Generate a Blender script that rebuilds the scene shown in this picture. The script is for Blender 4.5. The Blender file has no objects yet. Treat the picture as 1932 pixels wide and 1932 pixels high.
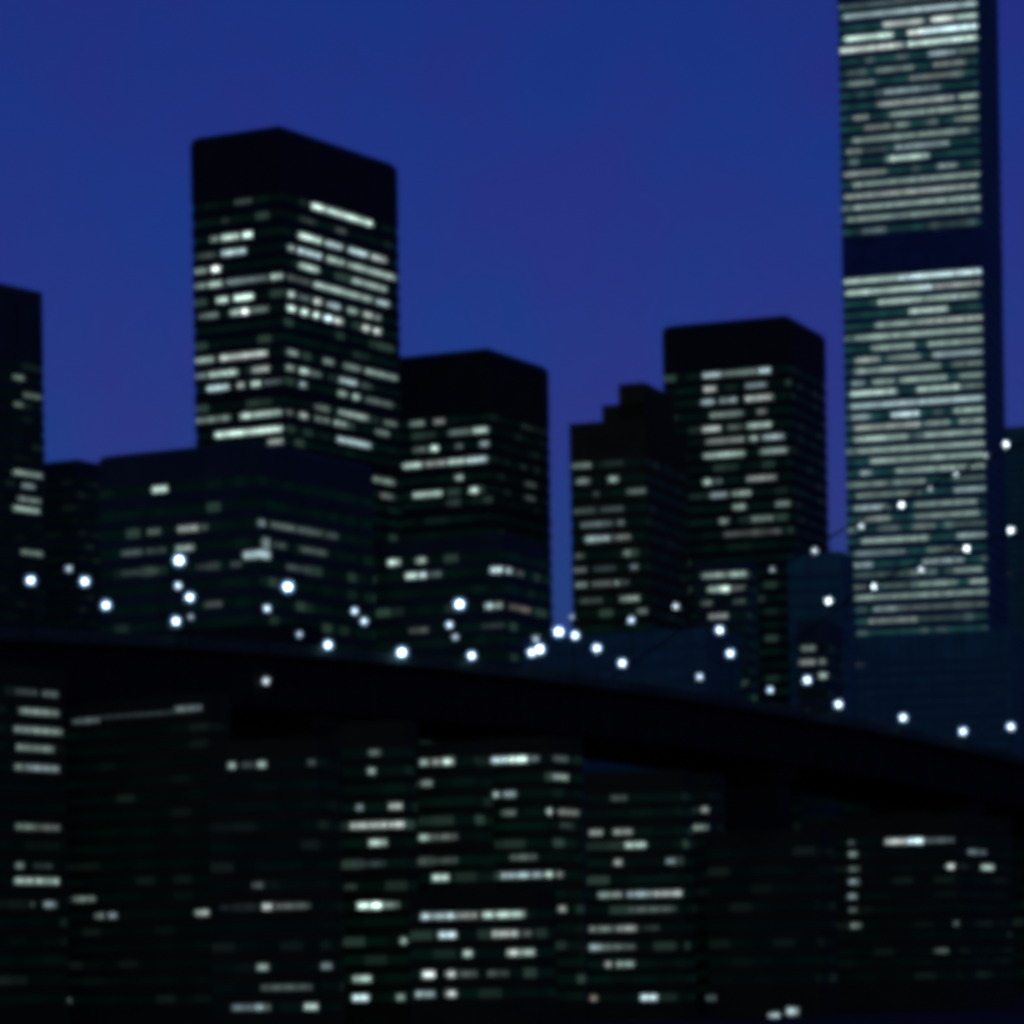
import bpy, math, random
import numpy as np
from mathutils import Vector, Matrix

random.seed(11)
SC = bpy.context.scene
COL = SC.collection

# ------------------------------------------------------------------ camera
W = 1932.0                       # units used when measuring the photograph
F = 6440.0                       # focal length in those units (120 mm on 36 mm)
SHIFT = 0.442
VH = W / 2 + SHIFT * W           # level of the horizon
ROLL = math.radians(-1.0)
CAM = Vector((0.0, 0.0, 10.0))
RX, RZ = math.cos(ROLL), math.sin(ROLL)
UX, UZ = -math.sin(ROLL), math.cos(ROLL)

def ray(u, v):
    cx, cy = (u - W / 2) / F, (VH - v) / F
    return cx * RX + cy * UX, cx * RZ + cy * UZ

def pt(u, v, d):
    rx, rz = ray(u, v)
    return Vector((rx * d, d, CAM.z + rz * d))

def zat(u, v, d):
    return CAM.z + ray(u, v)[1] * d

cam_data = bpy.data.cameras.new('camera')
cam = bpy.data.objects.new('camera', cam_data)
COL.objects.link(cam)
m3 = Matrix(((RX, UX, 0), (0, 0, -1), (RZ, UZ, 0)))
cam.matrix_world = Matrix.Translation(CAM) @ m3.to_4x4()
cam_data.sensor_width = 36
cam_data.lens = 36 * F / W
cam_data.shift_y = SHIFT
cam_data.clip_start = 1
cam_data.dof.use_dof = True          # hand-focused short of the skyline: the whole city is a little soft
cam_data.dof.focus_distance = 30.0
cam_data.dof.aperture_fstop = 4.0
cam_data.clip_end = 30000
SC.camera = cam

# ------------------------------------------------------------------ world, sun
SUN_EL, SUN_ROT = math.radians(5), math.radians(180)
world = bpy.data.worlds.new('World')
SC.world = world
world.use_nodes = True
nt = world.node_tree
bg = nt.nodes['Background']
sky = nt.nodes.new('ShaderNodeTexSky')
sky.sky_type = 'NISHITA'
sky.sun_disc = False
sky.sun_elevation = SUN_EL
sky.sun_rotation = SUN_ROT
tint = nt.nodes.new('ShaderNodeMix'); tint.data_type = 'RGBA'; tint.blend_type = 'MULTIPLY'
tint.inputs[0].default_value = 1.0
tc = nt.nodes.new('ShaderNodeTexCoord')
nz = nt.nodes.new('ShaderNodeTexNoise'); nz.inputs['Scale'].default_value = 24; nz.inputs['Detail'].default_value = 2.5
ramp = nt.nodes.new('ShaderNodeValToRGB')
ramp.color_ramp.elements[0].position = 0.35; ramp.color_ramp.elements[0].color = (0.070, 0.162, 0.99, 1)
ramp.color_ramp.elements[1].position = 0.65; ramp.color_ramp.elements[1].color = (0.114, 0.136, 0.96, 1)
nt.links.new(tc.outputs['Generated'], nz.inputs['Vector'])
nt.links.new(nz.outputs['Fac'], ramp.inputs[0])
nt.links.new(sky.outputs[0], tint.inputs[6])
nt.links.new(ramp.outputs[0], tint.inputs[7])
nt.links.new(tint.outputs[2], bg.inputs[0])
bg.inputs[1].default_value = 0.075

sun_d = bpy.data.lights.new('dusk_sun', 'SUN')
sun_d.energy = 0.003
sun_d.angle = math.radians(10)
sun_d.color = (0.5, 0.65, 1.0)
sun = bpy.data.objects.new('dusk_sun', sun_d)
COL.objects.link(sun)
sd = Vector((0, -math.cos(SUN_EL), math.sin(SUN_EL)))
sun.rotation_euler = sd.to_track_quat('Z', 'Y').to_euler()

# ------------------------------------------------------------------ materials
def principled(name, col, rough=0.8, spec=0.3, noise=0.25, scale=0.15, metal=0.0):
    m = bpy.data.materials.new(name)
    m.use_nodes = True
    t = m.node_tree
    p = t.nodes['Principled BSDF']
    p.inputs['Roughness'].default_value = rough
    p.inputs['Specular IOR Level'].default_value = spec
    p.inputs['Metallic'].default_value = metal
    c = t.nodes.new('ShaderNodeTexCoord')
    n = t.nodes.new('ShaderNodeTexNoise')
    n.inputs['Scale'].default_value = scale
    n.inputs['Detail'].default_value = 5
    r = t.nodes.new('ShaderNodeValToRGB')
    r.color_ramp.elements[0].position = 0.3
    r.color_ramp.elements[1].position = 0.7
    r.color_ramp.elements[0].color = tuple(x * (1 - noise) for x in col) + (1,)
    r.color_ramp.elements[1].color = tuple(x * (1 + noise) for x in col) + (1,)
    t.links.new(c.outputs['Object'], n.inputs['Vector'])
    t.links.new(n.outputs['Fac'], r.inputs[0])
    t.links.new(r.outputs[0], p.inputs['Base Color'])
    return m

def glass_mat(name, glow, col=(0.10, 1.0, 0.55), base=(0.012, 0.016, 0.018), dim=4.0):
    """Dark office glass; a faint glow is painted into every pane, stronger in a few dimly lit rooms."""
    m = bpy.data.materials.new(name)
    m.use_nodes = True
    t = m.node_tree
    p = t.nodes['Principled BSDF']
    p.inputs['Base Color'].default_value = base + (1,)
    p.inputs['Roughness'].default_value = 0.5
    p.inputs['Specular IOR Level'].default_value = 0.08
    uv = t.nodes.new('ShaderNodeUVMap'); uv.uv_map = 'UVMap'
    mp = t.nodes.new('ShaderNodeMapping'); mp.inputs['Scale'].default_value = (1 / 4.0, 1, 1)
    fl = t.nodes.new('ShaderNodeVectorMath'); fl.operation = 'FLOOR'
    wn = t.nodes.new('ShaderNodeTexWhiteNoise'); wn.noise_dimensions = '2D'
    r = t.nodes.new('ShaderNodeValToRGB')
    r.color_ramp.elements[0].position = 0.25; r.color_ramp.elements[0].color = tuple(.5 * x for x in col) + (1,)
    r.color_ramp.elements[1].position = 0.80; r.color_ramp.elements[1].color = col + (1,)
    e = r.color_ramp.elements.new(0.90); e.color = tuple(dim * (.45 * x + .35) for x in col) + (1,)
    e = r.color_ramp.elements.new(1.0); e.color = tuple(2.2 * dim * (.45 * x + .35) for x in col) + (1,)
    t.links.new(uv.outputs[0], mp.inputs[0]); t.links.new(mp.outputs[0], fl.inputs[0])
    t.links.new(fl.outputs[0], wn.inputs[0]); t.links.new(wn.outputs[0], r.inputs[0])
    t.links.new(r.outputs[0], p.inputs['Emission Color'])
    p.inputs['Emission Strength'].default_value = glow  # green night tone of the facades, put in as glow of the panes
    return m

def lit_mat():
    """Lit rooms: one pane of 1.5 m after another, each a little brighter or duller."""
    m = bpy.data.materials.new('lit_room')
    m.use_nodes = True
    t = m.node_tree
    p = t.nodes['Principled BSDF']
    p.inputs['Base Color'].default_value = (0.02, 0.02, 0.02, 1)
    p.inputs['Roughness'].default_value = 0.4
    at = t.nodes.new('ShaderNodeAttribute'); at.attribute_name = 'lit'
    uv = t.nodes.new('ShaderNodeUVMap'); uv.uv_map = 'UVMap'
    mp = t.nodes.new('ShaderNodeMapping'); mp.inputs['Scale'].default_value = (1 / 2.2, 0.31, 1)
    fl = t.nodes.new('ShaderNodeVectorMath'); fl.operation = 'FLOOR'
    wn = t.nodes.new('ShaderNodeTexWhiteNoise'); wn.noise_dimensions = '2D'
    mr = t.nodes.new('ShaderNodeMapRange')
    mr.inputs[3].default_value = 0.7; mr.inputs[4].default_value = 1.4
    # mullion between panes
    fr = t.nodes.new('ShaderNodeVectorMath'); fr.operation = 'FRACTION'
    sx = t.nodes.new('ShaderNodeSeparateXYZ')
    gt = t.nodes.new('ShaderNodeMath'); gt.operation = 'GREATER_THAN'; gt.inputs[1].default_value = 0.12
    mu = t.nodes.new('ShaderNodeMath'); mu.operation = 'MULTIPLY'
    t.links.new(uv.outputs[0], mp.inputs[0]); t.links.new(mp.outputs[0], fl.inputs[0])
    t.links.new(mp.outputs[0], fr.inputs[0]); t.links.new(fr.outputs[0], sx.inputs[0])
    t.links.new(sx.outputs[0], gt.inputs[0])
    t.links.new(fl.outputs[0], wn.inputs[0]); t.links.new(wn.outputs[0], mr.inputs[0])
    t.links.new(mr.outputs[0], mu.inputs[0]); t.links.new(gt.outputs[0], mu.inputs[1])
    t.links.new(at.outputs['Color'], p.inputs['Emission Color'])
    t.links.new(mu.outputs[0], p.inputs['Emission Strength'])
    return m

def lamp_mat(name, strength, col=(0.74, 0.90, 1.0)):
    m = bpy.data.materials.new(name)
    m.use_nodes = True
    p = m.node_tree.nodes['Principled BSDF']
    p.inputs['Base Color'].default_value = (0.7, 0.7, 0.7, 1)
    p.inputs['Emission Color'].default_value = col + (1,)
    p.inputs['Emission Strength'].default_value = strength
    return m

M = {
    'bronze': principled('dark_bronze_cladding', (0.018, 0.020, 0.012), 0.6),
    'dark': principled('dark_granite', (0.024, 0.030, 0.016), 0.8),
    'brick': principled('sooty_brick', (0.060, 0.062, 0.016), 0.9),
    'navy': principled('hazy_slate_panel', (0.04, 0.08, 0.06), 0.7),  # tone lifted to stand in for haze near the lamps
    'conc': principled('hazy_grey_concrete', (0.06, 0.22, 0.18), 0.85),  # haze behind the bridge is put into this wall colour
    'pale': principled('hazy_pale_concrete', (0.06, 0.28, 0.20), 0.85),  # low mist is put into this wall colour
    'alu': principled('aluminium_cladding', (0.03, 0.08, 0.16), 0.6, 0.2),
    'roof': principled('roof_felt', (0.03, 0.03, 0.015), 0.95),
    'steel': principled('painted_steel', (0.012, 0.013, 0.006), 0.7),
    'asph': principled('asphalt', (0.042, 0.038, 0.020), 0.9),
    'rail': principled('parapet_concrete', (0.04, 0.09, 0.065), 0.85),
    'lit': lit_mat(),
    'g0': glass_mat('faint_glow_glass', 0.0034, dim=2.0),
    'g3': glass_mat('sky_toned_glass', 0.002, (0.1, 0.6, 1.0), (0.05, 0.17, 0.14), dim=1.0),  # base colour lifted in place of reflected sky
    'g1': glass_mat('office_glass', 0.0075),
    'g2': glass_mat('glowing_office_glass', 0.07, (0.20, 0.92, 0.90), dim=1.5),
}
LAMPS = {k: lamp_mat('lamp_' + k, s) for k, s in (('faint', 0.8), ('dim', 1.3), ('mid', 3.5), ('full', 11.0), ('flood', 18.0))}

# ------------------------------------------------------------------ object helpers
def link(o, parent=None):
    COL.objects.link(o)
    if parent is not None:
        o.parent = parent
    return o

def tag(o, label=None, cat=None, group=None, kind=None):
    if label: o['label'] = label
    if cat: o['category'] = cat
    if group: o['group'] = group
    if kind: o['kind'] = kind
    return o

def empty(name, loc, label, cat, group=None):
    o = bpy.data.objects.new(name, None)
    o.location = loc
    o.empty_display_size = 1
    return tag(link(o), label, cat, group)

def mesh(name, verts, faces, mats, parent=None, mi=None, uvs=None, lit=None, smooth=False):
    me = bpy.data.meshes.new(name)
    off = parent.location if parent is not None and parent.parent is None else Vector((0, 0, 0))
    if parent is not None and parent.parent is not None:
        off = parent.parent.location
    me.from_pydata([tuple(Vector(v) - off) for v in verts], [], faces)
    for m in (mats if isinstance(mats, (list, tuple)) else [mats]):
        me.materials.append(m)
    if mi:
        me.polygons.foreach_set('material_index', mi)
    if uvs is not None:
        ul = me.uv_layers.new(name='UVMap')
        ul.data.foreach_set('uv', [c for f in uvs for w in f for c in w])
    if lit is not None:
        a = me.color_attributes.new('lit', 'FLOAT_COLOR', 'CORNER')
        a.data.foreach_set('color', [c for f in lit for c in f])
    if smooth:
        me.polygons.foreach_set('use_smooth', [True] * len(me.polygons))
    me.update()
    return link(bpy.data.objects.new(name, me), parent)

def box_vf(c, ax, ay, az):
    """Box from its centre and three half axes."""
    c, ax, ay, az = map(Vector, (c, ax, ay, az))
    v = [c + sx * ax + sy * ay + sz * az for sz in (-1, 1) for sy in (-1, 1) for sx in (-1, 1)]
    f = [(0, 2, 3, 1), (4, 5, 7, 6), (0, 1, 5, 4), (2, 6, 7, 3), (0, 4, 6, 2), (1, 3, 7, 5)]
    return v, f

def tube_vf(path, r, n=8):
    v, f = [], []
    for i, p in enumerate(path):
        a = path[max(i - 1, 0)]; b = path[min(i + 1, len(path) - 1)]
        d = (Vector(b) - Vector(a)).normalized()
        s = d.cross(Vector((0, 0, 1)))
        s = s.normalized() if s.length > 1e-4 else Vector((1, 0, 0))
        t = s.cross(d)
        for k in range(n):
            an = 2 * math.pi * k / n
            v.append(Vector(p) + r * (math.cos(an) * s + math.sin(an) * t))
    for i in range(len(path) - 1):
        for k in range(n):
            f.append((i * n + k, i * n + (k + 1) % n, (i + 1) * n + (k + 1) % n, (i + 1) * n + k))
    f.append(tuple(range(n - 1, -1, -1)))
    f.append(tuple(range((len(path) - 1) * n, len(path) * n)))
    return v, f

# ------------------------------------------------------------------ buildings
A = math.radians
GREEN, COOL, WARM = (0.68, 0.95, 0.85), (0.66, 0.92, 0.97), (1.0, 0.86, 0.74)

def emis(b, col, gain):
    k = (min(b, 1.15) * 0.86) ** 2.05 * gain * 0.86
    return tuple(k * c for c in col) + (1.0,)

def building(name, label, cat, uc, uL, uR, top, D, wins, pitch, mat='dark', glass='g1', aL=28, aR=62,
             vref=None, side=None, ztop_floor=None, gain=2.5, blank=(), raws=(), tiers=(), shoulder=0.0, widen=0.0, group=None, base_z=0.0, plant=True):
    """wins: (u0, u1, v_mid, brightness); raws: (u0, u1, v, height, brightness); tiers: (uL, uR, top)."""
    if vref is None:
        vref = (top + 1300) / 2 if top < 1300 else (top + 1900) / 2
    aL, aR = A(aL), A(aR)
    rx = ray(uc, vref)[0]
    Cc = Vector((rx * D, D))
    # correct uc for roll: find the top level at the corner
    uct = uc
    for _ in range(3):
        uct = W / 2 + ((Cc.x / D) - (VH - top) / F * UX) / RX * F
    zt = zat(uct, top, D) + shoulder * .42
    dL, dR = Vector((-math.cos(aL), math.sin(aL))), Vector((math.cos(aR), math.sin(aR)))
    def hitL(u, v):
        r = ray(u, v)[0]
        return (Cc.x - r * Cc.y) / (math.cos(aL) + r * math.sin(aL))
    def hitR(u, v):
        r = ray(u, v)[0]
        return (r * Cc.y - Cc.x) / (math.cos(aR) - r * math.sin(aR))
    tL, tR = hitL(uL, vref), hitR(uR, vref)
    root = empty(name, (Cc.x, Cc.y, base_z), label, cat, group)
    def foot(sL, sR, o):
        """footprint with sides sL, sR, shrunk inward by o"""
        return [Cc + dL * o + dR * o, Cc + dR * (sR - o) + dL * o, Cc + dR * (sR - o) + dL * (sL - o), Cc + dL * (sL - o) + dR * o]
    # windows in wall coordinates
    W_ = []
    for w in wins:
        u0, u1, v, b = w[:4]
        u0, u1 = u0 - widen, u1 + widen
        um = (u0 + u1) / 2
        uca = uc - (v - vref) * math.tan(-ROLL) * -1   # the corner leans with the roll
        if um < uca:
            a, c = hitL(u1, v), hitL(u0, v); tm = (a + c) / 2
            W_.append(['L', a, c, CAM.z + ray(um, v)[1] * (Cc.y + tm * dL.y), b, w[4] if len(w) > 4 else None])
        else:
            a, c = hitR(u0, v), hitR(u1, v); tm = (a + c) / 2
            W_.append(['R', a, c, CAM.z + ray(um, v)[1] * (Cc.y + tm * dR.y), b, w[4] if len(w) > 4 else None])
    # floor grid that fits the lit rows best
    zs = np.array([w[3] for w in W_]) if W_ else np.array([zt - 6.0])
    best = None
    for p in np.linspace(pitch * 0.93, pitch * 1.07, 57):
        for ph in np.linspace(0, p, 30, endpoint=False):
            e = (zs - ph + p / 2) % p - p / 2
            s = float((e * e).sum())
            if best is None or s < best[0]:
                best = (s, p, ph)
    _, p, ph = best
    hi = zt - 2.2 if ztop_floor is None else zat(uct, ztop_floor, D)
    k0, k1 = math.ceil((base_z + 4 - ph) / p), math.floor((hi - ph) / p)
    floors = {}
    for k in range(k0, k1 + 1):
        z = ph + k * p
        mem = [w[3] for w in W_ if round((w[3] - ph) / p) == k]
        if mem:
            z += max(-0.2 * p, min(0.2 * p, sum(mem) / len(mem) - z))
        zb = [zat(uct, b_, D) for b_ in blank]
        if any(min(zb[i], zb[i + 1]) < z < max(zb[i], zb[i + 1]) for i in range(0, len(zb), 2)) and not mem:
            continue
        floors[k] = z
    hh = 0.23 * p
    IN = 0.2
    prof = [(base_z, 0.0, -1)]
    for k in sorted(floors):
        z = floors[k]
        prof += [(z - hh, 0.0, -1), (z - hh, IN, k), (z + hh, IN, -1), (z + hh, 0.0, -1)]
    if shoulder:
        prof += [(zt - shoulder * (1 - math.sin(t)), shoulder * (1 - math.cos(t)), -1) for t in (0, .4, .8, 1.2, 1.5)]
    else:
        prof += [(zt + 0.9, 0.0, -1), (zt + 0.9, 0.45, -1), (zt, 0.45, -1)]
    V, Fc, mi, uv = [], [], [], []
    for z, o, _k in prof:
        V += [(q.x, q.y, z) for q in foot(tL, tR, o)]
    lens = [tR, tL, tR, tL]
    for i in range(len(prof) - 1):
        k = prof[i][2]
        for s in range(4):
            a, b = i * 4 + s, i * 4 + (s + 1) % 4
            Fc.append((a, b, b + 4, a + 4))
            mi.append((2 if side and s == 0 else 1) if k >= 0 else 0)
            kk = (k if k >= 0 else 0) + 0.5 + 97 * s
            uv.append(((0, kk), (lens[s], kk), (lens[s], kk), (0, kk)))
    n = (len(prof) - 1) * 4
    Fc.append((n, n + 1, n + 2, n + 3)); mi.append(0); uv.append(((0, 0),) * 4)
    Fc.append((3, 2, 1, 0)); mi.append(0); uv.append(((0, 0),) * 4)
    mesh('wall', V, Fc, [M[mat], M[glass], M[side or glass]], root, mi, uv)
    # roof covering with its plant room
    fr = foot(tL, tR, 0.6 + shoulder)
    rv = [(q.x, q.y, z) for z in (zt + 0.004, zt + 0.2) for q in fr]
    rf = [(3, 2, 1, 0), (4, 5, 6, 7)] + [(s, (s + 1) % 4, (s + 1) % 4 + 4, s + 4) for s in range(4)]
    roof = mesh('roof', rv, rf, M['roof'], root)
    if plant and min(tL, tR) > 9:
        fr = foot(tL, tR, min(tL, tR) * 0.42)
        rv = [(q.x, q.y, z) for z in (zt + 0.2, zt + 0.2 + min(2.4, min(tL, tR) * .06)) for q in fr]
        mesh('plant_room', rv, rf, M[mat], roof)
    # setbacks above or beside the main block
    for (u0, u1, tv) in tiers:
        z2 = zat(uct, tv, D)
        s0, s1 = hitL(u1, vref), hitL(u0, vref)
        q = [Cc + dL * s0 + dR * tR * .15, Cc + dL * s0 + dR * tR * .85, Cc + dL * s1 + dR * tR * .85, Cc + dL * s1 + dR * tR * .15]
        tv_ = [(c.x, c.y, z) for z in (zt + 0.21, z2) for c in q]
        mesh('setback', tv_, rf, M[mat], root)
    # lit windows, each a part
    made = []
    for side, a, c, z, b, colr in W_:
        k = round((z - ph) / p)
        zc = floors.get(k, z)
        d, o, T = (dL, dR, tL) if side == 'L' else (dR, dL, tR)
        a, c = max(a, 0.5), min(c, T - 0.5)
        if c - a < 0.4:
            mid = min(max((a + c) / 2, 0.9), T - 0.9)
            a, c = mid - .4, mid + .4
        col = colr or random.choice((GREEN, GREEN, GREEN, COOL, (0.78, 0.91, 0.86)))
        g = gain * (1.25 if (c - a) < 3.0 else 1.0)
        ctr = Cc + d * (a + c) / 2 + o * (IN - 0.03)
        v, f = box_vf((ctr.x, ctr.y, zc), (d.x * (c - a) / 2, d.y * (c - a) / 2, 0), (o.x * .1, o.y * .1, 0), (0, 0, hh * .54))
        made.append(((c - a), v, f, a, c, k, emis(b, col, g)))
    for (u0, u1, v_, h, b) in raws:
        um = (u0 + u1) / 2
        hit, d, o = (hitL, dL, dR) if um < uc else (hitR, dR, dL)
        a, c = sorted((hit(u0, v_), hit(u1, v_)))
        dep = Cc.y + (a + c) / 2 * d.y
        z = CAM.z + ray(um, v_)[1] * dep
        ctr = Cc + d * (a + c) / 2 - o * 0.05
        v, f = box_vf((ctr.x, ctr.y, z), (d.x * (c - a) / 2, d.y * (c - a) / 2, 0), (o.x * .12, o.y * .12, 0), (0, 0, h * dep / F / 2))
        made.append((c - a + 20, v, f, a, c, 3, emis(b, COOL, gain)))
    made.sort(key=lambda q: -q[0])
    rest = ([], [], [], [])
    for i, (ln, v, f, a, c, k, e) in enumerate(made):
        uvs = [((a, k + .5), (c, k + .5), (c, k + .5), (a, k + .5))] * 6
        # faces 2,3 run along the wall
        uvs = []
        for q in f:
            uvs.append(tuple(((c if vi & 1 else a), 3.3 * k + 1.0) for vi in q))
        lit = [e * 4] * 6
        if i < 98:
            mesh('lit_window', v, f, M['lit'], root, None, uvs, lit)
        else:
            n0 = len(rest[0])
            rest[0].extend(v); rest[1].extend(tuple(x + n0 for x in q) for q in f); rest[2].extend(uvs); rest[3].extend(lit)
    if rest[0]:
        tag(mesh('lit_window', rest[0], rest[1], M['lit'], root, None, rest[2], rest[3]), kind='stuff')
    return root

def conv(x0, y0, k, rows):
    """window rows measured in an enlarged view -> photo units"""
    out = []
    for r in rows:
        a, b = x0 + r[0] * k, x0 + r[1] * k
        e = min(2.6, (b - a) * .16)            # the soft lens spreads every light a little
        out.append((a + e, b - e, y0 + r[2] * k, r[3]) + tuple(r[4:]))
    return out

zA = lambda r: conv(0, 193.2, .4, r)
zB = lambda r: conv(644, 579.6, 1 / 3, r)
zC = lambda r: conv(1223.6, 579.6, .36667, r)
zD = lambda r: conv(1481.2, 0, .23333, r)
zE = lambda r: conv(0, 901.6, 1 / 3, r)
zF = lambda r: conv(644, 1094.8, 1 / 3, r)
zG = lambda r: conv(0, 1416.8, 1 / 3, r)
zH = lambda r: conv(1288, 1223.6, .36667, r)
zK = lambda r: conv(644, 1610, 1 / 3, r)
zJ = lambda r: conv(1545.6, 386.4, .2, r)

# --- the tall banded tower
rt = zD([(430, 900, 25, .25), (900, 1580, -5, .25),
 (470, 900, 112, .55), (900, 1590, 62, .62),
 (790, 1110, 180, .62), (1180, 1370, 155, .8), (1390, 1570, 130, .72),
 (480, 870, 295, .85), (990, 1130, 260, .9), (1130, 1570, 232, .95),
 (450, 950, 382, .75), (990, 1570, 332, .8),
 (900, 990, 460, .32), (1160, 1370, 425, .5), (1420, 1570, 405, .35),
 (490, 640, 580, .22), (740, 1040, 560, .4), (1200, 1460, 515, .4),
 (510, 720, 670, .4), (1010, 1390, 615, .36),
 (800, 1100, 730, .5), (1100, 1250, 710, .36),
 (750, 1370, 815, .5), (1400, 1600, 775, .5),
 (550, 670, 950, .4), (850, 1550, 893, .5),
 (640, 850, 1025, .42), (900, 1000, 1005, .42), (1120, 1220, 985, .25), (1370, 1560, 960, .4),
 (550, 1260, 1100, .42), (1260, 1490, 1065, .42),
 (500, 620, 1220, .4), (620, 830, 1212, .2), (900, 1320, 1172, .46),
 (840, 1160, 1265, .66), (1230, 1390, 1340, .5), (480, 820, 1397, .45),
 (550, 1580, 1450, .46), (480, 1550, 1542, .5), (550, 1620, 1630, .5), (500, 1620, 1730, .42),
 (620, 820, 1858, .3), (1150, 1500, 1815, .16)])
rt += zJ([(240, 760, 718, .62), (760, 1560, 660, .8), (250, 950, 815, .68), (950, 1060, 785, .8), (1060, 1560, 755, .5),
 (560, 980, 905, .62), (1000, 1500, 872, .55), (850, 1210, 995, .74), (530, 1000, 1120, .5), (1000, 1580, 1078, .55)])
rt += zC([(1060, 1730, 135, .55), (1150, 1370, 205, .5), (1440, 1730, 178, .5),
 (1060, 1190, 270, .55), (1230, 1400, 258, .42), (1460, 1740, 235, .55), (1070, 1500, 320, .52), (1560, 1730, 285, .35),
 (1050, 1110, 390, .5), (1150, 1260, 383, .46), (1290, 1530, 367, .55), (1600, 1730, 350, .4),
 (1040, 1270, 442, .68), (1380, 1600, 417, .68), (1600, 1740, 400, .35), (1040, 1400, 502, .6), (1400, 1740, 472, .65),
 (1050, 1145, 565, .5), (1250, 1390, 552, .78), (1570, 1750, 525, .55), (1060, 1400, 615, .52), (1420, 1550, 595, .44), (1600, 1750, 580, .5),
 (1060, 1330, 675, .6), (1420, 1750, 645, .5), (1070, 1740, 720, .5), (1140, 1220, 795, .55), (1220, 1750, 767, .5),
 (1090, 1150, 850, .5), (1270, 1740, 830, .5), (1060, 1230, 910, .42), (1270, 1420, 900, .42), (1570, 1740, 875, .26),
 (1070, 1260, 968, .38), (1270, 1400, 958, .36), (1570, 1740, 930, .5), (1060, 1240, 1035, .55), (1370, 1690, 1002, .42),
 (1090, 1240, 1090, .45), (1370, 1700, 1065, .42), (1180, 1290, 1140, .28), (1360, 1470, 1125, .36), (1560, 1740, 1110, .22),
 (1095, 1440, 1196, .5), (1590, 1760, 1170, .5), (1060, 1320, 1262, .36), (1430, 1620, 1245, .32),
 (1060, 1150, 1330, .46), (1410, 1620, 1300, .46), (1060, 1300, 1385, .22), (1330, 1440, 1360, .3), (1570, 1720, 1345, .45),
 (1060, 1120, 1440, .3), (1200, 1330, 1435, .26), (1390, 1590, 1420, .46), (1650, 1750, 1405, .5),
 (1060, 1740, 1480, .46), (1160, 1280, 1555, .44), (1280, 1790, 1532, .26), (1130, 1380, 1618, .4), (1390, 1680, 1590, .18)])
building('skyscraper', 'tallest tower, striped top to bottom with lit floors, top out of frame', 'skyscraper',
 1853, 1590, 1893, -330, 1500, rt, 4.92, 'alu', 'g2', 18, 72, vref=560, side='g3', blank=(437, 512), gain=3.5, widen=2.4)

# --- the broad dark tower with the lit right flank
lt = zA([(1040, 1130, 615, .88), (1140, 1190, 608, .95), (985, 1040, 630, .4), (1040, 1160, 690, .75), (930, 1020, 712, .22),
 (915, 980, 785, .5), (990, 1040, 775, 1.05), (980, 1050, 845, .7), (900, 980, 852, .4), (1060, 1260, 822, .38), (1270, 1335, 808, .62),
 (1015, 1080, 915, .85), (1100, 1195, 900, .98), (1080, 1130, 975, .62), (1130, 1175, 970, 1.1), (1175, 1265, 965, .36), (930, 1030, 995, .36),
 (1040, 1080, 555, .16), (1100, 1190, 455, .2),
 (915, 1010, 1200, .55), (1030, 1260, 1180, .7), (915, 980, 1272, .4), (980, 1125, 1264, .65), (1185, 1270, 1250, .55),
 (970, 1085, 1335, .7), (1115, 1155, 1325, .5), (1180, 1230, 1315, .7), (1240, 1335, 1308, .25),
 (920, 1090, 1486, .4), (1130, 1190, 1470, .75), (1190, 1330, 1450, .65), (1010, 1335, 1535, .86), (1260, 1335, 1598, .5),
 (1470, 1540, 500, .95), (1540, 1760, 545, .88), (1410, 1500, 560, .18), (1580, 1640, 605, .25),
 (1410, 1520, 648, .9), (1530, 1620, 678, .7), (1640, 1740, 725, .75), (1750, 1830, 752, .65),
 (1360, 1395, 690, .55), (1405, 1520, 720, .75), (1540, 1630, 752, .6), (1640, 1870, 805, .6),
 (1410, 1510, 788, .7), (1660, 1830, 872, .6), (1350, 1470, 842, .26), (1480, 1700, 895, .62), (1700, 1760, 942, .7), (1770, 1840, 965, .6),
 (1360, 1395, 900, .7), (1410, 1470, 925, .3), (1480, 1520, 940, .72), (1540, 1610, 965, .6), (1640, 1690, 990, .6), (1715, 1760, 1010, .65), (1765, 1800, 1030, .45),
 (1355, 1400, 970, .9), (1420, 1455, 988, .9), (1480, 1510, 1005, .95), (1530, 1570, 1025, .95), (1575, 1620, 1045, .9), (1710, 1750, 1078, .85), (1760, 1800, 1095, .7),
 (1355, 1410, 1175, .5), (1520, 1580, 1225, .4), (1620, 1710, 1265, .4), (1720, 1880, 1300, .5),
 (1350, 1395, 1250, .5), (1410, 1460, 1265, .75), (1465, 1520, 1285, .35), (1600, 1690, 1335, .6), (1410, 1450, 1335, .5), (1700, 1760, 1358, .22),
 (1595, 1640, 1380, .6), (1665, 1700, 1400, .65), (1720, 1860, 1432, .3), (1480, 1560, 1437, .3), (1595, 1745, 1472, .55),
 (1340, 1390, 1455, .3), (1410, 1455, 1480, .6), (1480, 1560, 1502, .35), (1570, 1640, 1522, .5), (1810, 1875, 1520, .35),
 (1770, 1840, 1580, .35), (1590, 1755, 1622, .66)])
lt += zB([(180, 310, 983, .46), (220, 300, 1070, .32), (50, 150, 1112, .25)])
building('office_tower', 'broad dark tower with blank crown and lit floors round its corner', 'tower',
 536, 364, 754, 240, 900, lt, 3.9, 'bronze', 'g1', 27, 58, shoulder=2.6, vref=560, ztop_floor=365, gain=2.8)

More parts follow.
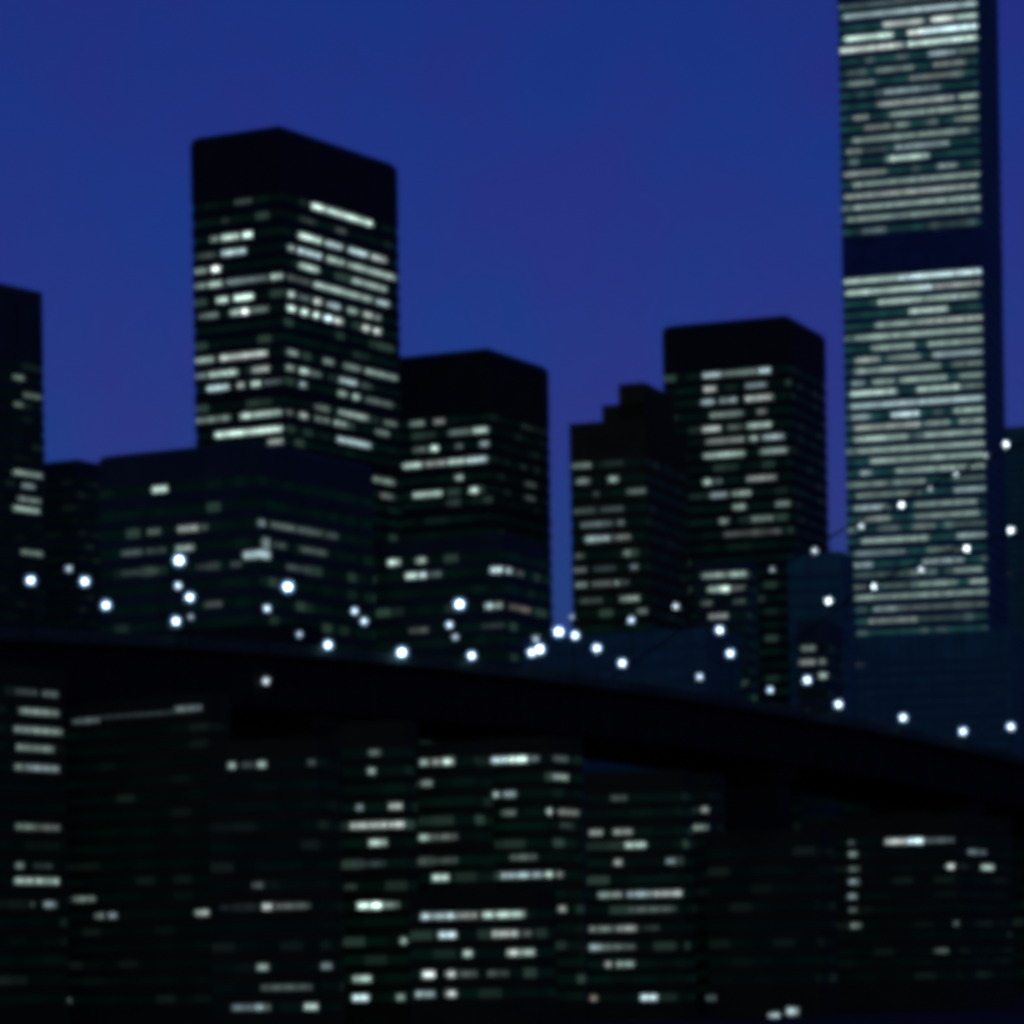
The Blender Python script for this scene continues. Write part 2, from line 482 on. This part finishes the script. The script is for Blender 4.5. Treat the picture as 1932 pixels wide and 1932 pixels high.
# --- dark tower behind the broad tower's right side
building('office_tower', 'medium blank topped tower between the broad tower and the strip of open sky', 'tower',
 930, 690, 1040, 660, 1010,
 zB([(380, 470, 645, .45), (520, 590, 635, .5), (600, 740, 708, .36), (740, 830, 695, .7), (780, 835, 768, .6), (640, 690, 788, .26),
 (400, 490, 810, .32), (495, 550, 798, .8), (345, 460, 890, .76), (470, 600, 876, .5), (600, 700, 866, .8), (700, 830, 856, .75), (640, 690, 943, .56),
 (400, 570, 1046, .75), (720, 775, 1025, .8), (580, 680, 1105, .15), (1040, 1110, 1025, .22), (1040, 1105, 1105, .25), (1010, 1060, 930, .12), (1020, 1100, 705, .12)]),
 4.3, 'dark', 'g1', 26, 63, shoulder=2.4, side='g0', ztop_floor=775)

# --- stepped building
building('stepped_building', 'dark building rising in steps with dim rows of light low down', 'building',
 1222, 1078, 1300, 795, 960,
 zB([(1300, 1415, 900, .42), (1325, 1410, 990, .42), (1505, 1570, 968, .66), (1480, 1600, 880, .14), (1610, 1730, 1038, .36), (1420, 1460, 1060, .22),
 (1460, 1600, 1135, .26), (1310, 1440, 1160, .25), (1350, 1540, 1232, .36), (1550, 1610, 1215, .3), (1375, 1530, 1312, .6), (1530, 1640, 1300, .36),
 (1590, 1640, 1385, .42), (1320, 1380, 1415, .26), (1630, 1680, 1460, .36), (1420, 1560, 1480, .2), (1290, 1390, 1497, .3), (1320, 1395, 1575, .42),
 (1410, 1540, 1568, .32), (1540, 1580, 1555, .46), (1590, 1630, 1555, .26), (1570, 1690, 1640, .5), (1340, 1480, 1670, .22), (1670, 1735, 1720, .4)]),
 4.1, 'brick', 'g1', 20, 70, side='g0', ztop_floor=845, tiers=((1128, 1212, 752), (1160, 1210, 714)))

# --- flat-topped tower
building('office_tower', 'flat topped black tower with a ladder of lit floors, behind the stepped building', 'tower',
 1497, 1255, 1563, 598, 1050,
 zC([(275, 375, 350, .66), (375, 560, 338, .42), (560, 630, 322, .76), (280, 350, 417, .76), (495, 610, 405, .46), (265, 340, 488, .6), (360, 460, 478, .5),
 (495, 640, 466, .7), (310, 490, 547, .42), (550, 610, 540, .42), (270, 375, 628, .7), (400, 490, 615, .3), (500, 640, 606, .65), (290, 500, 687, .42),
 (510, 570, 675, .5), (580, 700, 664, .6), (275, 500, 757, .65), (570, 720, 740, .5), (275, 330, 898, .6), (330, 380, 895, .3), (500, 660, 880, .46),
 (310, 410, 965, .5), (420, 530, 958, .5), (430, 505, 1028, .5), (650, 730, 1010, .42), (360, 415, 1100, .5), (520, 650, 1087, .42), (380, 690, 1160, .26)]),
 4.25, 'dark', 'g1', 22, 68, shoulder=2.4, side='g0', ztop_floor=690)

# --- long low block under the broad tower
building('office_block', 'long low dark block before the broad tower with a floodlit corner', 'building',
 490, 188, 708, 836, 830,
 zE([(855, 955, 45, .76), (1000, 1130, 297, .5), (1130, 1180, 290, .22), (830, 910, 315, .3), (680, 810, 430, .26), (820, 940, 415, .2), (985, 1100, 405, .5),
 (680, 900, 535, .2), (1100, 1240, 510, .17), (1530, 1680, 268, .3), (1680, 1830, 292, .28), (1840, 1920, 312, .22), (1540, 1630, 375, .22), (1700, 1860, 405, .26),
 (1620, 1760, 500, .22), (1300, 1370, 490, .22), (1150, 1260, 715, .22)]),
 4.4, 'navy', 'g1', 28, 60, shoulder=2.2, ztop_floor=905,
 raws=((459, 485, 1047, 12, .62), (487, 507, 1046, 12, .7), (496, 507, 1026, 20, .42), (488, 500, 987, 10, .42)))

# --- left edge tower and low block
building('office_tower', 'slim tower cut off by the left edge, few dim lit floors', 'tower',
 -60, -240, 86, 525, 1000,
 zA([(60, 120, 1298, .38), (105, 205, 1385, .32), (65, 115, 1425, .32), (60, 205, 1752, .5), (105, 170, 1810, .5), (80, 200, 1875, .42), (60, 190, 1920, .6)])
 + zE([(115, 250, 425, .42)]), 4.2, 'navy', 'g0', 28, 55, ztop_floor=650, gain=2.5)
building('office_block', 'low unlit block between the left edge tower and the long low block', 'building',
 150, 40, 215, 872, 1060, [], 4.0, 'navy', 'g0', plant=False)

# --- between the bridge and the towers
building('office_block', 'squat dark block with scattered bright windows under the medium blank topped tower', 'building',
 952, 632, 1040, 1012, 880,
 zB([(255, 335, 1437, .8), (415, 480, 1420, .52), (360, 430, 1525, .85), (430, 490, 1515, .7), (490, 570, 1505, .3), (40, 120, 1480, .5), (20, 120, 1585, .62),
 (840, 915, 1480, .9), (930, 970, 1480, .8), (980, 1040, 1482, .22), (810, 860, 1685, .78), (860, 915, 1695, .56), (950, 1080, 1705, .3, WARM),
 (380, 500, 1840, .26), (780, 960, 1790, .15)]), 4.1, 'navy', 'g1', 24, 66)
building('office_block', 'narrow low building of pale floors under the flat topped tower', 'building',
 1412, 1312, 1432, 1064, 880,
 zC([(270, 400, 1382, .6), (400, 520, 1370, .6), (300, 360, 1452, .6), (360, 420, 1448, .98), (420, 510, 1445, .32), (265, 330, 1525, .26), (430, 500, 1512, .22), (305, 410, 1590, .56)]),
 3.6, 'navy', 'g1', 18, 72)
building('office_block', 'grey unlit block between the flat topped tower and the tallest tower', 'building',
 1588, 1488, 1613, 1046, 960, [], 4.0, 'pale', 'g3', 18, 72, plant=False)
building('office_block', 'small narrow block with a column of dim lights above the bridge deck', 'building',
 1562, 1504, 1590, 1178, 840,
 zC([(765, 850, 1675, .4), (780, 860, 1755, .38), (770, 860, 1835, .5), (870, 915, 1815, .42), (870, 925, 1895, .6), (770, 830, 2080, .25)]), 3.9, 'navy', 'g0', 18, 72)
building('office_block', 'wide pale blank block at the foot of the tallest tower, behind the cables', 'building',
 1905, 1580, 2080, 1190, 1360, zC([(1050, 1120, 1840, .16)]), 4.5, 'pale', 'g3', 16, 74, ztop_floor=1225, plant=False)
building('office_block', 'grey unlit building at the right edge, beside the tallest tower', 'building',
 2060, 1868, 2190, 800, 1650, zC([(1800, 1870, 1375, .15, WARM)]), 4.5, 'pale', 'g3', 16, 74, plant=False)
building('office_block', 'long low grey block behind the bridge, below the strip of open sky', 'building',
 1330, 985, 1400, 1192, 815, zB([(1070, 1130, 1870, .3)]), 4.2, 'conc', 'g3', 24, 66, plant=False)

building('office_block', 'added black block darkening the space behind the bridge under the long low dark block', 'building',
 560, -60, 610, 1182, 790, [], 4.2, 'dark', 'g0', 24, 66, plant=False)  # added to turn the low background black at the left

building('office_block', 'added black filler block under the deck, behind the apartment block with staggered rows', 'building',
 1440, 1040, 1490, 1392, 835, [], 4.2, 'brick', 'g0', 20, 70, plant=False)  # added to blacken the blue gaps below the deck
building('office_block', 'added black filler block under the deck, behind the building with the glaring bar', 'building',
 1960, 1470, 2010, 1470, 880, [], 4.2, 'brick', 'g0', 14, 76, plant=False)  # added like the one before, blackening the gap farther right

# --- in front of the bridge
building('apartment_building', 'apartment slab at the bottom left edge with a stack of long dim lit rows', 'building',
 -90, -330, 122, 1255, 520,
 zE([(90, 220, 1213, .2), (240, 335, 1222, .3), (110, 340, 1325, .42), (80, 360, 1430, .42), (95, 310, 1530, .42), (85, 150, 1637, .34), (150, 340, 1642, .42)])
 + zG([(90, 220, 427, .34), (220, 345, 436, .32), (90, 140, 640, .38), (190, 310, 660, .14), (85, 200, 735, .62), (200, 340, 737, .55), (250, 325, 872, .42), (170, 210, 865, .18)]),
 2.85, 'brick', 'g0', 32, 56, gain=2.5)
building('apartment_building', 'mostly dark apartment block beside the slab with the stack of lit rows', 'building',
 398, 116, 440, 1318, 545,
 zG([(410, 540, 838, .38), (530, 590, 945, .32), (600, 660, 930, .5), (1100, 1180, 905, .56), (285, 365, 1412, .42), (1010, 1140, 1465, .38)]),
 2.9, 'brick', 'g0', 35, 55, raws=((137, 187, 1360, 7, .3), (190, 326, 1349, 5, .17), (330, 380, 1337, 8, .34)))
building('apartment_building', 'dark apartment block with two small lights under its roof', 'building',
 604, 395, 648, 1402, 535,
 zE([(1280, 1335, 1620, .48), (1350, 1450, 1635, .17), (1450, 1515, 1615, .48), (1735, 1790, 1615, .18)])
 + zG([(1420, 1490, 760, .26), (1480, 1540, 880, .65), (1550, 1760, 884, .27), (1450, 1520, 1222, .42), (1815, 1885, 1220, .42), (1470, 1770, 1338, .24),
 (1720, 1800, 1450, .72), (1300, 1430, 1455, .36), (1430, 1490, 1447, .52), (1490, 1540, 1450, .27), (1240, 1470, 880, .1)]), 2.95, 'brick', 'g0', 20, 70)
building('apartment_building', 'apartment block with a bright long row halfway up', 'building',
 768, 642, 792, 1368, 560,
 zF([(20, 180, 880, .27), (190, 260, 847, .27, WARM), (150, 230, 975, .27), (140, 195, 1080, .48), (70, 125, 1297, .48), (265, 345, 1268, .56), (45, 260, 1392, .66),
 (260, 365, 1377, .56), (150, 260, 1485, .62), (60, 250, 1605, .2), (85, 160, 1845, .8), (160, 230, 1836, .95), (230, 330, 1838, .38), (0, 100, 1735, .16)])
 + zK([(330, 395, 495, .48), (60, 170, 710, .56), (60, 155, 822, .8), (300, 360, 810, .5)]), 3.0, 'brick', 'g1', 20, 70)
building('apartment_building', 'narrow apartment block directly left of the block with the bright top row', 'building',
 900, 776, 935, 1408, 575,
 zF([(440, 500, 1040, .5), (510, 570, 1024, .46), (570, 635, 1020, .82), (450, 515, 1140, .46), (390, 450, 1160, .22), (435, 510, 1458, .5), (510, 660, 1450, .32),
 (490, 660, 1580, .24), (510, 610, 1675, .68), (400, 425, 1695, .65), (400, 490, 1830, .32), (230, 490, 1600, .2)]), 3.0, 'brick', 'g1', 22, 68)
building('apartment_building', 'apartment block topped by one bright row of windows, middle of the lower city', 'building',
 1046, 908, 1104, 1398, 585,
 zF([(840, 940, 1010, .85), (940, 1060, 1003, .95), (1060, 1120, 1022, .32), (1200, 1290, 1015, .28), (1165, 1290, 1112, .56), (830, 890, 1212, .62), (900, 990, 1212, .42),
 (900, 990, 1335, .32), (1160, 1205, 1298, .78), (1225, 1355, 1305, .42), (1240, 1320, 1388, .17), (950, 1110, 1560, .32), (900, 1070, 1665, .7, COOL), (1070, 1150, 1668, .5),
 (1150, 1205, 1668, .7), (1220, 1260, 1665, .42), (1230, 1275, 1860, .56)]), 3.15, 'brick', 'g1', 18, 60)
building('apartment_building', 'low front building whose long bright top row spans the middle of the bottom', 'building',
 1012, 772, 1050, 1690, 545,
 zK([(440, 500, 375, .72), (500, 640, 365, .68), (640, 770, 345, .52), (790, 860, 332, .78), (860, 1040, 340, .78), (545, 650, 465, .7), (850, 1000, 452, .66), (1000, 1080, 452, .22),
 (685, 750, 575, .56), (935, 1000, 550, .72), (1000, 1110, 565, .56), (455, 535, 693, .78), (585, 645, 680, .72), (645, 770, 685, .27), (825, 890, 662, .32), (830, 950, 690, .17),
 (415, 530, 797, .56), (585, 650, 795, .68), (970, 1030, 890, .27, WARM)]), 3.05, 'brick', 'g1', 22, 60)
building('apartment_building', 'apartment block with staggered lit rows, right of the block with bright top row', 'building',
 1292, 1106, 1312, 1462, 590,
 zF([(1450, 1550, 1143, .32), (1550, 1620, 1133, .36), (1520, 1620, 1232, .2), (1400, 1480, 1432, .46), (1535, 1650, 1420, .52), (1600, 1735, 1498, .72), (1540, 1590, 1605, .46),
 (1835, 1890, 1582, .52), (1440, 1600, 1790, .52), (1610, 1760, 1772, .56), (1760, 1930, 1768, .64), (1620, 1900, 1862, .27)])
 + zK([(1325, 1375, 408, .46), (1400, 1550, 437, .36), (1550, 1680, 425, .52), (1395, 1480, 535, .52), (1480, 1670, 526, .32), (1490, 1540, 635, .48), (1550, 1660, 620, .42),
 (1700, 1810, 435, .14), (1390, 1450, 818, .42, WARM), (1690, 1790, 818, .78)]), 2.95, 'brick', 'g1', 16, 74)
building('apartment_building', 'small dark block with three faint lights, below the bridge deck', 'building',
 1342, 1240, 1372, 1468, 640,
 zH([(-60, 35, 760, .42), (90, 150, 810, .52), (50, 115, 935, .42), (110, 150, 905, .36), (0, 100, 850, .14)]), 3.0, 'brick', 'g0', 24, 66)
building('apartment_building', 'nearly black block with two lit rooms at the very bottom', 'building',
 1545, 1335, 1580, 1575, 600, [], 3.1, 'brick', 'g0', 20, 70,
 raws=((1334, 1350, 1883, 8, .3), (1452, 1470, 1919, 12, .8), (1486, 1505, 1908, 11, .66)))
building('apartment_building', 'wide building with a glaring bar of light and a column of small lights', 'building',
 1812, 1530, 1912, 1545, 640,
 zH([(680, 760, 928, .22), (1000, 1070, 928, .38), (1040, 1150, 1000, .92), (1150, 1240, 990, 1.1), (1240, 1400, 988, .32), (845, 885, 990, .22), (850, 905, 1055, .42), (850, 910, 1125, .32),
 (850, 910, 1200, .42), (845, 905, 1275, .38), (850, 905, 1345, .32), (860, 920, 1420, .42), (1470, 1530, 1048, .48), (1530, 1570, 1050, .32), (1350, 1400, 1135, .68), (1535, 1605, 1122, .72),
 (1390, 1460, 1420, .36), (1290, 1370, 1555, .27), (1440, 1480, 1730, .38)]), 2.65, 'brick', 'g0', 20, 60)

# ------------------------------------------------------------------ ground
gv = [(-6000, -500, 0), (6000, -500, 0), (6000, 12000, 0), (-6000, 12000, 0)]
tag(mesh('ground', gv, [(0, 1, 2, 3)], M['asph']), 'dark city ground between the buildings', None, None, 'structure')

# ------------------------------------------------------------------ the bridge
P0, P1 = pt(0, 1300, 570), pt(1932, 1300, 770)
BD = Vector((P1.x - P0.x, P1.y - P0.y)); BL = BD.length; BD /= BL
BN = Vector((-BD.y, BD.x))                     # towards the far side
BW = 34.0
def edge_s(u, v, off=0.0):
    """where the view ray meets the vertical plane of the deck's edge: distance along the deck, point"""
    r = ray(u, v)[0]
    ox, oy = P0.x + BN.x * off, P0.y + BN.y * off
    s = (r * oy - ox) / (BD.x - r * BD.y)
    d = oy + s * BD.y
    return s, Vector((ox + s * BD.x, d, CAM.z + ray(u, v)[1] * d))
POLE = 5.2
row = [(200, 1142), (330, 1170), (620, 1217), (758, 1231), (890, 1237), (1018, 1226), (1125, 1223), (1173, 1251), (1320, 1277), (1453, 1302), (1582, 1329), (1704, 1354), (1817, 1380)]
ps = [edge_s(*q) for q in row]
cf = np.polyfit([q[0] for q in ps], [q[1].z - POLE for q in ps], 2)
def deck_z(s):
    c = max(-60, min(BL + 60, s))          # straight on beyond the stretch in view
    return float(np.polyval(cf, c) + np.polyval(np.polyder(cf), c) * (s - c))
bridge = empty('suspension_bridge', (P0.x, P0.y, 0), 'dark suspension bridge crossing the whole view, its black deck below a row of lamps', 'bridge')
def at(s, off, z):
    return (P0.x + BD.x * s + BN.x * off, P0.y + BD.y * s + BN.y * off, z)
# deck: deep girder with ribs, lofted along its length
SEC = []
s = -140.0
while s <= BL + 260:
    SEC += [(s, 0.0), (s + 5.0, 0.0), (s + 5.0, 0.25), (s + 5.6, 0.25)]
    s += 5.6
def loft(sections, prof, mats, name, parent):
    V, Fc = [], []
    n = len(prof(0, 0))
    for (s_, w) in sections:
        V += [at(s_, o, deck_z(s_) + z) for o, z in prof(s_, w)]
    for i in range(len(sections) - 1):
        for k in range(n):
            Fc.append((i * n + k, (i + 1) * n + k, (i + 1) * n + (k + 1) % n, i * n + (k + 1) % n))
    Fc.append(tuple(range(n))); Fc.append(tuple(range((len(sections) - 1) * n, len(sections) * n))[::-1])
    return mesh(name, V, Fc, mats, parent)
loft(SEC, lambda s_, w: [(0.5 - w, 0), (BW - .5 + w, 0), (BW - .5 + w, -9.3), (0.5 - w, -9.3)], M['steel'], 'girder', bridge)
LS = [(x, 0) for x in np.arange(-140, BL + 261, 20.0)]
loft(LS, lambda s_, w: [(-1.3, 0.004), (-1.3, 0.45), (BW + 1.3, 0.45), (BW + 1.3, 0.004)], M['asph'], 'road_deck', bridge)
for o in (0.2, BW - .55):
    loft(LS, lambda s_, w, o=o: [(o, 0.46), (o, 2.6), (o + .35, 2.6), (o + .35, 0.46)], M['rail'], 'parapet', bridge)
for s_ in (10, 75, 140, 205, 270):
    z = deck_z(s_) - 9.31
    V = []
    for zz, k in ((0, 1.25), (z - 4, 1.0), (z - 2.5, 1.35), (z, 1.35)):
        V += [at(s_ + a * 2.2 * k, BW / 2 + b * (BW / 2 - 4) * min(k, 1.1), zz) for a, b in ((-1, -1), (1, -1), (1, 1), (-1, 1))]
    Fc = [(3, 2, 1, 0), (12, 13, 14, 15)] + [(i * 4 + k, i * 4 + (k + 1) % 4, i * 4 + 4 + (k + 1) % 4, i * 4 + 4 + k) for i in range(3) for k in range(4)]
    mesh('pier', V, Fc, M['dark'], bridge)

# lamp globe
def globe_vf(r, nu=14, nv=8):
    v = [Vector((0, 0, -r))]
    for j in range(1, nv):
        th = math.pi * j / nv
        v += [Vector((r * math.sin(th) * math.cos(2 * math.pi * i / nu), r * math.sin(th) * math.sin(2 * math.pi * i / nu), -r * math.cos(th))) for i in range(nu)]
    v.append(Vector((0, 0, r)))
    f = [(0, 1 + (i + 1) % nu, 1 + i) for i in range(nu)]
    for j in range(nv - 2):
        f += [(1 + j * nu + i, 1 + j * nu + (i + 1) % nu, 1 + (j + 1) * nu + (i + 1) % nu, 1 + (j + 1) * nu + i) for i in range(nu)]
    top = len(v) - 1
    f += [(1 + (nv - 2) * nu + i, 1 + (nv - 2) * nu + (i + 1) % nu, top) for i in range(nu)]
    return v, f

def smooth_curve(q, n=10):
    """Catmull-Rom through the points"""
    q = [q[0] * 2 - q[1]] + q + [q[-1] * 2 - q[-2]]
    out = []
    for i in range(1, len(q) - 2):
        for k in range(n):
            t = k / n
            a, b, c, d = q[i - 1], q[i], q[i + 1], q[i + 2]
            out.append(0.5 * ((2 * b) + (c - a) * t + (2 * a - 5 * b + 4 * c - d) * t * t + (3 * b - a - 3 * c + d) * t ** 3))
    out.append(q[-2])
    return out

globe_meshes = {}
def halo_mat(name, strength):  # lamp halo imitated by a glowing see-through shell
    m = bpy.data.materials.new(name)
    m.use_nodes = True
    t = m.node_tree
    t.nodes.clear()
    o = t.nodes.new('ShaderNodeOutputMaterial')
    mx = t.nodes.new('ShaderNodeAddShader')
    tr = t.nodes.new('ShaderNodeBsdfTransparent'); tr.inputs[0].default_value = (.8, .85, .9, 1)
    em = t.nodes.new('ShaderNodeEmission'); em.inputs[0].default_value = (0.30, 0.58, 1.0, 1); em.inputs[1].default_value = strength
    t.links.new(tr.outputs[0], mx.inputs[0]); t.links.new(em.outputs[0], mx.inputs[1]); t.links.new(mx.outputs[0], o.inputs[0])
    return m
GLOBES = {k: halo_mat('halo_mat_' + k, s) for k, s in (('faint', 0.03), ('dim', 0.06), ('mid', 0.12), ('full', 0.26), ('flood', 0.36))}
GLOBE_R = {'faint': .55, 'dim': .6, 'mid': .7, 'full': .95, 'flood': 1.15}
def halo_globe(kind, parent, loc=(0, 0, 0)):
    key = ('glass', kind)
    if key not in globe_meshes:
        v, f = globe_vf(GLOBE_R[kind])
        me = bpy.data.meshes.new('globe')
        me.from_pydata([tuple(x) for x in v], [], f)
        me.materials.append(GLOBES[kind])
        me.polygons.foreach_set('use_smooth', [True] * len(f))
        globe_meshes[key] = me
    o = link(bpy.data.objects.new('halo_shell', globe_meshes[key]), parent)  # added shell around the bulb, carries the painted halo
    o.location = loc
    return o
def globe_obj(name, kind, r, parent, loc):
    key = (kind, r)
    if key not in globe_meshes:
        v, f = globe_vf(r)
        me = bpy.data.meshes.new('globe')
        me.from_pydata([tuple(x) for x in v], [], f)
        me.materials.append(LAMPS[kind])
        me.polygons.foreach_set('use_smooth', [True] * len(f))
        globe_meshes[key] = me
    o = bpy.data.objects.new(name, globe_meshes[key])
    link(o, parent)
    o.location = loc
    return o

# main cables: fit a parabola in the plane of each side, so both hang like real cables
cabA = [(1275, 1144, 'mid'), (1457, 1075, 'dim'), (1537, 1039, 'mid'), (1625, 993, 'mid'), (1701, 953, 'full'), (1755, 923, 'dim'), (1803, 894, 'mid'), (1860, 860, 'dim'), (1898, 838, 'full')]
cabB = [(1563, 1134, 'full'), (1648, 1106, 'full'), (1738, 1075, 'mid'), (1824, 1035, 'full'), (1907, 1001, 'full')]
for pts, off, s0 in ((cabA, BW - 1.5, 1085), (cabB, 1.5, 1372)):
    hit = [edge_s(u, v, off) for u, v, _ in pts]
    sa = edge_s(s0, 1235, off)[0]
    za = deck_z(sa) + 0.8
    c2 = np.polyfit([sa] * 3 + [h[0] for h in hit], [za] * 3 + [h[1].z for h in hit], 2)
    cz = lambda x: float(np.polyval(c2, x))
    path = [at(x, off, max(cz(x), deck_z(x) + 0.3)) for x in np.arange(sa, BL + 130, 4.0)]
    v, f = tube_vf(path, 0.28)
    cable = mesh('main_cable', v, f, M['steel'], bridge)
    for (s_, p_), (_, _, k) in zip(hit, pts):
        globe_obj('cable_lamp', k, 0.34, cable, Vector(p_) - bridge.location)
    for x in np.arange(sa + 12, BL + 125, 8.0):
        if cz(x) - deck_z(x) > 2.5:
            v, f = tube_vf([at(x, off, deck_z(x) + .46), at(x, off, cz(x) - .2)], 0.06, 6)
            mesh('hanger', v, f, M['steel'], bridge)
sx, px = edge_s(502, 1285, -0.6)
globe_obj('navigation_lamp', 'dim', 0.5, bridge, Vector(px) - bridge.location)

# ------------------------------------------------------------------ lamps along the deck
lamp_list = [
 # u, v, strength, label
 (58, 1095, 'full', 'lamp beside the foot of the left edge tower, first along the deck'),
 (130, 1073, 'dim', 'small dim lamp just above its neighbours, near the left edge tower'),
 (160, 1097, 'full', 'lamp next to the small dim one, near the left edge tower'),
 (200, 1142, 'full', 'lamp standing lower than the three beside the left edge tower'),
 (332, 1172, 'full', 'lowest lamp of the vertical cluster in front of the long low block'),
 (358, 1127, 'full', 'round lamp of the vertical cluster, just above the lowest one'),
 (336, 1105, 'mid', 'small lamp in the middle of the vertical cluster before the long low block'),
 (338, 1057, 'flood', 'tall glaring lamp topping the vertical cluster before the long low block'),
 (360, 1164, 'faint', 'faint lamp beside the lowest lamp of the vertical cluster'),
 (504, 1148, 'mid', 'lamp under the bright lone lamp near the floodlit entrance'),
 (543, 1107, 'flood', 'bright lone lamp right below the floodlit entrance of the long low block'),
 (565, 1197, 'dim', 'dim lamp low on the deck below the bright lone lamp'),
 (619, 1217, 'full', 'deck lamp below the right end of the long low block'),
 (669, 1153, 'mid', 'upper lamp of the close pair under the squat dark block'),
 (687, 1172, 'mid', 'lower lamp of the close pair under the squat dark block'),
 (758, 1231, 'flood', 'bright deck lamp straight under the squat dark block, above the black girder'),
 (867, 1140, 'flood', 'big bright lamp topping a stack of three under the squat dark block'),
 (848, 1179, 'mid', 'middle lamp of the stack of three under the squat dark block'),
 (859, 1202, 'dim', 'faint lowest lamp of the stack of three under the squat dark block'),
 (890, 1237, 'full', 'deck lamp below the stack of three lamps'),
 (1003, 1231, 'full', 'left half of the doubled bright lamp in the middle of the deck'),
 (1018, 1225, 'flood', 'right half of the doubled bright lamp in the middle of the deck'),
 (1011, 1206, 'dim', 'faint lamp over the doubled bright lamp'),
 (1054, 1192, 'flood', 'brighter lamp of the pair at the foot of the strip of open sky'),
 (1085, 1199, 'full', 'duller lamp of the pair at the foot of the strip of open sky'),
 (1079, 1164, 'faint', 'faint lamp at the very bottom of the strip of open sky'),
 (1126, 1223, 'full', 'deck lamp under the left edge of the stepped building'),
 (1174, 1251, 'full', 'deck lamp where the row begins to fall away, under the stepped building'),
 (1191, 1170, 'mid', 'lamp against the foot of the stepped building'),
 (1358, 1189, 'full', 'upper lamp under the narrow pale floored building'),
 (1378, 1233, 'full', 'lower lamp under the narrow pale floored building'),
 (1320, 1277, 'mid', 'deck lamp left of the two lamps under the narrow pale floored building'),
 (1453, 1302, 'mid', 'deck lamp right of the two lamps under the narrow pale floored building'),
 (1523, 1283, 'full', 'lamp at the foot of the small block with a column of dim lights'),
 (1582, 1329, 'full', 'deck lamp just past the small block with a column of dim lights'),
 (1704, 1354, 'full', 'deck lamp in front of the wide pale blank block'),
 (1817, 1380, 'full', 'deck lamp before the right end of the wide pale blank block'),
 (1907, 1371, 'full', 'deck lamp at the right edge of the frame'),
]
pole_v, pole_f = tube_vf([(0, 0, 0), (0, 0, 0.3), (0, 0, 1.0)], 0.10, 8)
pole_me = None
for (u, v, k, lab) in lamp_list:
    s_, p_ = edge_s(u, v, -0.75)
    zb = deck_z(s_) + 0.454
    h = max(1.6, p_.z - zb)
    root = empty('street_lamp', at(s_, -0.75, zb), 'bluish white ' + lab if k in ('full', 'flood') else lab, 'street lamp', 'lamps standing along the bridge deck')
    r = {'faint': .36, 'dim': .38, 'mid': .36, 'full': .34, 'flood': .40}[k]
    if pole_me is None:
        po = mesh('pole', pole_v, pole_f, M['steel']); pole_me = po
    else:
        po = pole_me.copy(); COL.objects.link(po)
    po.parent = root
    po.location = (0, 0, 0)
    po.scale = (1, 1, h - r * .8)
    halo_globe(k, globe_obj('lantern', k, r, root, (0, 0, p_.z - zb)))

# ------------------------------------------------------------------ render look
SC.view_settings.view_transform = 'Standard'
SC.view_settings.look = 'None'
SC.view_settings.exposure = 0
SC.view_settings.gamma = 1
SC.render.engine = 'CYCLES'
SC.cycles.pixel_filter_type = 'BLACKMAN_HARRIS'
SC.cycles.filter_width = 7.5          # the lens is soft: nothing in the photograph is sharper than this
SC.cycles.max_bounces = 3
SC.cycles.diffuse_bounces = 2
SC.cycles.glossy_bounces = 2
SC.cycles.use_denoising = True
SC.cycles.sample_clamp_indirect = 2.0
